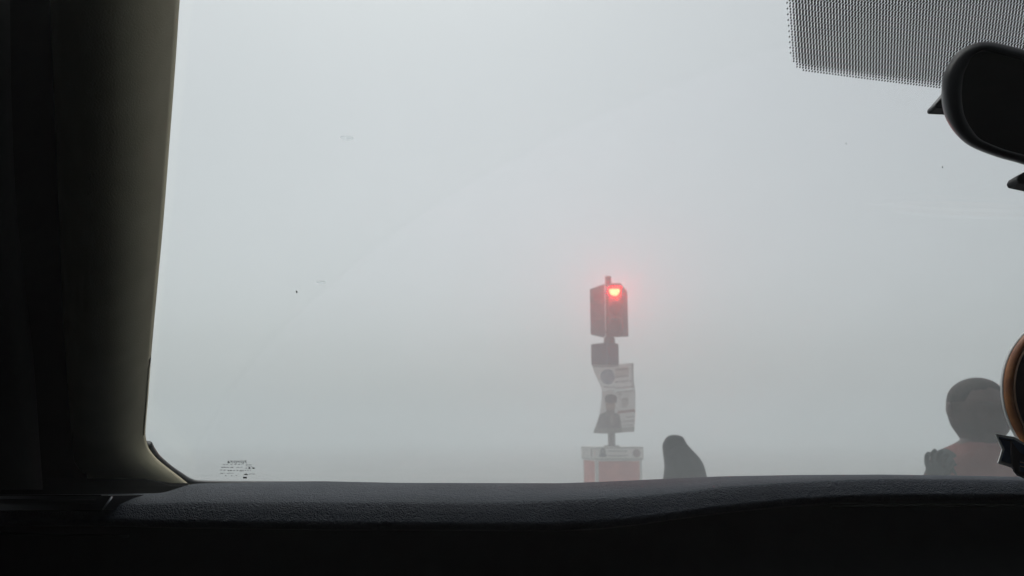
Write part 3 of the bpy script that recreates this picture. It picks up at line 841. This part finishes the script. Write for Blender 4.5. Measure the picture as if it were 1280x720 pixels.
# ------------------------------------------------------------------ pedestal the signal stands on
def gx(px, Y): return at(px, 560, Y).x
A = Vector((gx(744.5, 13.62 * Q), 13.62 * Q)); B = Vector((gx(802, 13.72 * Q), 13.72 * Q)); D = Vector((gx(728.5, 14.5 * Q), 14.5 * Q)); Cc = B + (D - A)
ctr = (A + Cc) / 2
ped = empty('pedestal', (ctr.x, ctr.y, 0))
tag(ped, 'boxy pedestal with red panels and a printed white band, under the signal pole', 'pedestal')
ztop = at(765, 558.5, 13.7 * Q).z; zband = at(765, 575, 13.66 * Q).z
def block(name, grow, z0, z1, m, par, bev=.01):
    P = []
    for q in (A, B, Cc, D):
        d = (q - ctr); P.append(ctr + d * (1 + grow * Q / d.length))
    V, Fc = prism([Vector((q.x, q.y, z0)) for q in P], [Vector((q.x, q.y, z1)) for q in P])
    o = mesh(name, V, Fc, m, par)
    return bevel(o, bev) if bev else o
bodyp = block('body', 0.0, .10, zband + .02, M['pedestal_white'], ped)
block('plinth', 0.05, 0.0, .12, M['pedestal_white'], ped)
block('cap', 0.035, zband, ztop, M['pedestal_white'], ped)
def panel(name, p, q, inset_, z0, z1, m, par, proud=.006):
    e = (q - p).normalized(); nrm = Vector((e.y, -e.x))
    if nrm.dot(p - ctr) < 0: nrm = -nrm
    a = p + e * inset_; b = q - e * inset_
    P = [Vector((v.x, v.y, z)) for v, z in ((a, z0), (b, z0), (b, z1), (a, z1))]
    off = Vector((nrm.x, nrm.y, 0)) * proud
    return mesh(name, *prism([p_ + off for p_ in P], [p_ - off for p_ in P]), m, par)
panel('side_panel', A, B, .064, .2, zband - .03, M['pedestal_red'], bodyp)
panel('side_panel', D, A, .11, .2, zband - .03, M['pedestal_red'], bodyp)
def band(p, q, px0, px1, colour, name):
    """printed band on one face of the cap, just proud of it"""
    P = []
    for v in (p, q):
        d = v - ctr; P.append(ctr + d * (1 + .035 * Q / d.length))
    e = (P[1] - P[0]).normalized(); nrm = Vector((e.y, -e.x))
    if nrm.dot(P[0] - ctr) < 0: nrm = -nrm
    nx, ny = 150, 44
    rows = []; cols = []
    for j in range(ny + 1):
        r = []
        for i in range(nx + 1):
            u, v = i / nx, j / ny
            b = P[0].lerp(P[1], .01 + .98 * u) + nrm * .006
            r.append(Vector((b.x, b.y, ztop - .012 - (ztop - zband - .024) * v)))
            cols.extend((*colour(px0 + (px1 - px0) * u, 558.5 + 16.5 * v), 1))
        rows.append(r)
    V, Fc = loft(rows)
    me = bpy.data.meshes.new(name); me.from_pydata([tuple(v) for v in V], [], Fc)
    ca = me.color_attributes.new('print', 'FLOAT_COLOR', 'POINT'); ca.data.foreach_set('color', cols)
    return link(name, me, M['print'], ped)
def col_band(x, y):
    c = (.68, .68, .63)
    if y < 560 or y > 573.6: c = (.22, .23, .21)
    if y > 572 and y < 573: c = (.62, .62, .5)
    crest = math.hypot((x - 752.6) / 3.6, (y - 564) / 4.2) < 1 or (abs(x - 752.6) < 5.2 - abs(y - 569.5) * .6 and 566 < y < 571.8)
    if crest: c = (.12, .125, .125)
    if crest and math.hypot((x - 752.6) / 1.6, (y - 564) / 2) < 1: c = (.28, .29, .28)
    if stroke_text(x, y, 758.5, 784, 563.6, 1.5, 31): c = (.13, .17, .15)
    if stroke_text(x, y, 758.5, 784, 570, 1.5, 37): c = (.16, .15, .15)
    d = math.hypot((x - 795.6) / 5.0, (y - 566.6) / 5.6)
    if d < 1: c = (.17, .13, .125) if not .62 < d < .74 else (.34, .29, .27)
    if d < .4: c = (.24, .19, .18)
    return c
def col_side(x, y):
    c = (.6, .6, .56)
    if y < 560 or y > 573.6: c = (.22, .23, .21)
    for k in range(3):
        if stroke_text(x, y, 729.5, 737, 563 + 3.6 * k, 1.3, 41 + k): c = (.24, .22, .21)
    if 739 < x < 741 and 561 < y < 572: c = (.25, .23, .22)
    return c
band(A, B, 743, 804, col_band, 'printed_band')
band(D, A, 728, 743, col_side, 'printed_band')

# ------------------------------------------------------------------ people
def ring_loft(rows, n=28, wob=0.0, seed=0, freq=3.0):
    """rows: (cx, cy, z, rx, ry); closed surface with soft folds"""
    R_ = []
    for (x, y, z, rx, ry) in rows:
        r = []
        for k in range(n):
            q = k * 2 * math.pi / n
            f = 1 + wob * noise.noise(Vector((math.cos(q) * freq, math.sin(q) * freq, z * 2.2 + seed)))
            r.append(Vector((x + math.cos(q) * rx * f, y + math.sin(q) * ry * f, z)))
        R_.append(r)
    return loft(R_, closed=True, cap=True)

# figure under a dark hooded cloak, seen from behind
WY = 6.2
prs = [(543.6, 843, 2.5), (544.4, 843.3, 6), (546.5, 843.6, 9.8), (550, 843.4, 12.4), (555, 843.6, 14.8), (560, 845.6, 17), (566, 849, 19.6), (572, 852.4, 21.8), (578, 855, 23.4), (584, 856.8, 24.4), (593, 858, 26), (610, 859, 29), (640, 861, 34), (680, 862, 39), (720, 862, 44)]
rows = []
for py, pxc, hw in catmull(prs, 4):
    p = at(pxc, py, WY); h = (at(pxc + hw, py, WY) - p).length
    z = max(p.z, .03)
    k = min(1.0, max(0.0, (py - 560) / 30))
    rows.append((p.x, WY + .04 * k, z, h, h * (1.0 - .25 * k)))
base = at(860, 720, WY)
bodyrows = []
for (x, y, z, rx, ry) in rows:
    if z > .9: bodyrows.append((x, y, z - .03, rx * .8, ry * .8))
# body inside the cloak: head, trunk, legs and shoes in one surface
lower = [(base.x, WY, .9, .15, .12), (base.x, WY, .6, .13, .11), (base.x, WY, .3, .10, .10), (base.x, WY - .02, .12, .09, .10), (base.x, WY - .05, .06, .10, .15), (base.x, WY - .05, .005, .10, .15)]
V, Fc = ring_loft(bodyrows + lower, 20)
hoodp = mesh('person', V, Fc, M['skin'], None, True)
tag(hoodp, 'dark hooded figure seen as a rounded shape just right of the pedestal', 'person', 'people standing in the fog')
V, Fc = ring_loft(rows, 36, .07, 4, 2.0)
cl = mesh('hooded_cloak', V, Fc, M['cloak'], hoodp, True)
# soft fold of cloth lying across the head
pts = [at(x, y, WY + dY) for x, y, dY in ((831, 571, -.06), (836, 567.5, -.095), (842, 563, -.105), (850, 557.5, -.09), (855, 554.5, -.05))]
V, Fc = tube(catmull([tuple(p) for p in pts], 5), lambda i: .004 + .012 * math.sin(math.pi * i / 20), 8)
mesh('cloth_fold', V, Fc, M['cloak'], cl, True)

# person close to the car on the right
PY = 3.42
pc = at(1223, 512, PY)
hx = pc.x
def zz(py): return at(1221, py, PY).z
def person_right():
    sv = []; se = []; sr = []
    def v(p, r, parent=None):
        sv.append(p); sr.append(r); i = len(sv) - 1
        if parent is not None: se.append((parent, i))
        return i
    zs = zz(566)                              # shoulder height
    pel = v((hx, PY, .92), (.15, .11))
    sp1 = v((hx, PY, 1.08), (.14, .10), pel)
    sp2 = v((hx, PY, zs - .14), (.165, .11), sp1)
    sp3 = v((hx, PY, zs - .03), (.13, .09), sp2)
    nk = v((hx, PY, zs + .055), (.062, .062), sp3)
    h1 = v((hx, PY - .01, zz(537)), (.082, .088), nk)
    h2 = v((hx, PY - .015, zz(515)), (.098, .105), h1)
    h3 = v((hx, PY - .01, zz(492)), (.098, .104), h2)
    h4 = v((hx, PY - .005, zz(480)), (.066, .07), h3)
    for s in (-1, 1):
        a1 = v((hx + s * .165, PY, zs - .045), (.062, .066), sp3)
        if s > 0:                             # far arm hangs
            a2 = v((hx + s * .205, PY + .02, zs - .16), (.052, .055), a1)
            a3 = v((hx + s * .225, PY + .03, zs - .33), (.043, .045), a2)
            a4 = v((hx + s * .22, PY - .03, zs - .56), (.03, .032), a3)
            pm = v((hx + s * .218, PY - .045, zs - .63), (.022, .036), a4)
            for k, (dy, ln) in enumerate(((-.032, .062), (-.011, .075), (.011, .07), (.030, .055))):
                f0 = v((hx + s * .216, PY - .05 + dy, zs - .685), (.0095, .0095), pm)
                f1 = v((hx + s * .210, PY - .055 + dy, zs - .685 - ln * .5), (.009, .009), f0)
                v((hx + s * .198, PY - .06 + dy, zs - .685 - ln), (.008, .008), f1)
            t0 = v((hx + s * .205, PY - .085, zs - .64), (.011, .011), pm)
            v((hx + s * .197, PY - .10, zs - .685), (.009, .009), t0)
        else:                                 # near arm bent, hand raised in front of the shoulder
            a2 = v((hx - .215, PY + .02, zs - .16), (.054, .056), a1)
            a3 = v((hx - 0.273, PY + .01, zs - .31), (.045, .046), a2)
            a4 = v((hx - 0.263, PY - .08, zs - .14), (.034, .036), a3)
            pm = v((hx - 0.260, PY - .10, zs - .07), (.036, .026), a4)
            for k, (dx, ln) in enumerate(((-.034, .05), (-.012, .066), (.011, .062), (.032, .046))):
                f0 = v((hx - 0.260 + dx, PY - .11, zs - .035), (.0105, .0105), pm)
                f1 = v((hx - 0.260 + dx * 1.1, PY - .125, zs - .035 + ln * .55), (.010, .010), f0)
                v((hx - 0.260 + dx * 1.15, PY - .15, zs - .035 + ln * .75), (.009, .009), f1)
            t0 = v((hx - .213, PY - .125, zs - .055), (.012, .012), pm)
            v((hx - .203, PY - .145, zs - .022), (.010, .010), t0)
        l1 = v((hx + s * .09, PY, .84), (.085, .09), pel)
        l2 = v((hx + s * .10, PY - .01, .48), (.06, .062), l1)
        l3 = v((hx + s * .105, PY + .01, .10), (.042, .045), l2)
        ft = v((hx + s * .11, PY - .05, .045), (.04, .04), l3)
        v((hx + s * .12, PY - .15, .04), (.04, .035), ft)
    me = bpy.data.meshes.new('person')
    me.from_pydata(sv, se, [])
    o = bpy.data.objects.new('person', me); C.objects.link(o)
    sk = o.modifiers.new('skin', 'SKIN'); sk.use_smooth_shade = True
    for i, r in enumerate(sr):
        d = me.skin_vertices[0].data[i]; d.radius = r; d.use_root = (i == 0)
    sb = o.modifiers.new('sub', 'SUBSURF'); sb.levels = 2; sb.render_levels = 2
    dg = bpy.context.evaluated_depsgraph_get(); dg.update()
    m2 = bpy.data.meshes.new_from_object(o.evaluated_get(dg))
    bpy.data.objects.remove(o)
    # face: nose ridge, brow and eye sockets pushed out of the front of the head
    for vt in m2.vertices:
        p = vt.co
        if p.z > zs + .09 and p.y < PY:
            dx, dz = (p.x - hx), p.z
            p.y -= .022 * math.exp(-(dx / .016) ** 2 - ((dz - zz(517)) / .026) ** 2)
            p.y -= .008 * math.exp(-(dx / .05) ** 2 - ((dz - zz(502)) / .012) ** 2)
            for s in (-1, 1): p.y += .010 * math.exp(-((dx - s * .033) / .016) ** 2 - ((dz - zz(508)) / .011) ** 2)
    m2.materials.clear()
    for k in ('skin', 'brown_shirt', 'green_sleeve', 'trousers', 'black_plastic'): m2.materials.append(M[k])
    for p in m2.polygons:
        c = p.center; p.use_smooth = True
        if c.z > zs + .035: p.material_index = 0
        elif c.z < .09: p.material_index = 4
        elif abs(c.x - hx) > .155 and c.z > zs - .52 and c.z < zs + .03: p.material_index = 2
        elif abs(c.x - hx) > .155 and c.z > .6: p.material_index = 0
        elif c.z > .86: p.material_index = 1
        else: p.material_index = 3
    o = bpy.data.objects.new('person', m2); C.objects.link(o)
    return o, zs
man, zs = person_right()
tag(man, 'person with round head and brown top standing close outside, partly behind the medallion', 'person', 'people standing in the fog')
# hair and a scarf wound round the lower face make the head read as a ball
K = (at(1222, 512, PY) - at(1221, 512, PY)).length
def headrow(py, hw, hd, dy): return (hx, PY + dy, zz(py), hw * K, hd * K)
rows = [headrow(*q) for q in ((472.3, 4, 4, 0), (473.5, 10, 11, 0), (477, 18, 20, .002), (483, 25, 28, .006), (491, 30, 31, .012), (500, 32.4, 30.5, .018), (508, 33, 29, .024), (518, 32, 27, .03), (530, 29, 24, .034), (540, 24, 20, .034))]
rows = [tuple(q) for q in catmull(rows, 3)]
V, Fc = ring_loft(rows, 48, .06, 9, 5)
mesh('hair', V, Fc, M['hair'], man, True)
rows = [headrow(*q) for q in ((503, 31.5, 32, -.004), (507, 33, 36, -.006), (514, 33.6, 38, -.008), (522, 33, 38, -.008), (531, 30.5, 36.5, -.008), (539, 27, 34, -.006), (546, 23, 29, -.002), (551, 22, 26, 0), (556, 26, 28, 0), (562, 25, 27, 0))]
rows = [tuple(q) for q in catmull(rows, 3)]
V, Fc = ring_loft(rows, 36, .05, 2, 2.5)
mesh('scarf', V, Fc, M['scarf'], man, True)
for s in (-1, 1):
    acc = ([], [])
    c = Vector((hx + s * .033, PY - .103, zz(508)))
    rws = [[c + Vector((math.cos(q * .7854) * .013 * f, -.008 * (1 - f), math.sin(q * .7854) * .006 * f)) for q in range(8)] for f in (1, .6, .1)]
    V, Fc = loft(rws, closed=True, cap=True); mesh('eye', V, Fc, M['hair'], man, True)
for s in (-1, 1):
    c = Vector((hx + s * 33 * K, PY + .012, zz(512)))
    V, Fc = loft([[c + Vector((s * .012 * f, (math.cos(q * .7854) * .018 - .004) * g, math.sin(q * .7854) * .032 * g)) for q in range(8)] for f, g in ((-1, .6), (.1, .9), (.8, 1.0), (1.2, .8))], closed=True, cap=True)
    mesh('ear', V, Fc, M['skin'], man, True)
# loose collar of the shirt
rows = [(hx, PY, zs + .045, .085, .085), (hx, PY, zs + .03, .115, .10), (hx, PY, zs + .005, .15, .11), (hx, PY, zs - .03, .175, .115), (hx, PY, zs - .10, .185, .12), (hx, PY, zs - .3, .175, .125), (hx, PY, .95, .175, .13), (hx, PY, .84, .18, .135)]
rows = [tuple(r) for r in catmull(rows, 3)]
V, Fc = ring_loft(rows, 36, .06, 6, 2.5)
mesh('shirt', V, Fc, M['brown_shirt'], man, True)

# ------------------------------------------------------------------ fog
V, Fc = box((0, 0, 2.5), (800, 800, 7.0))
hz = mesh('haze', V, Fc)
m = bpy.data.materials.new('fog_air'); m.use_nodes = True
t = m.node_tree
for n in list(t.nodes): t.nodes.remove(n)
o_ = N(m, 'ShaderNodeOutputMaterial')
pv = N(m, 'ShaderNodeVolumePrincipled')
pv.inputs['Color'].default_value = (0.885, 0.925, 0.93, 1)
pv.inputs['Density'].default_value = 0.0235
pv.inputs['Anisotropy'].default_value = 0.6
LK(m, pv.outputs[0], o_.inputs['Volume'])
hz.data.materials.append(m)
tag(hz, 'pale even fog filling the air', kind='stuff')
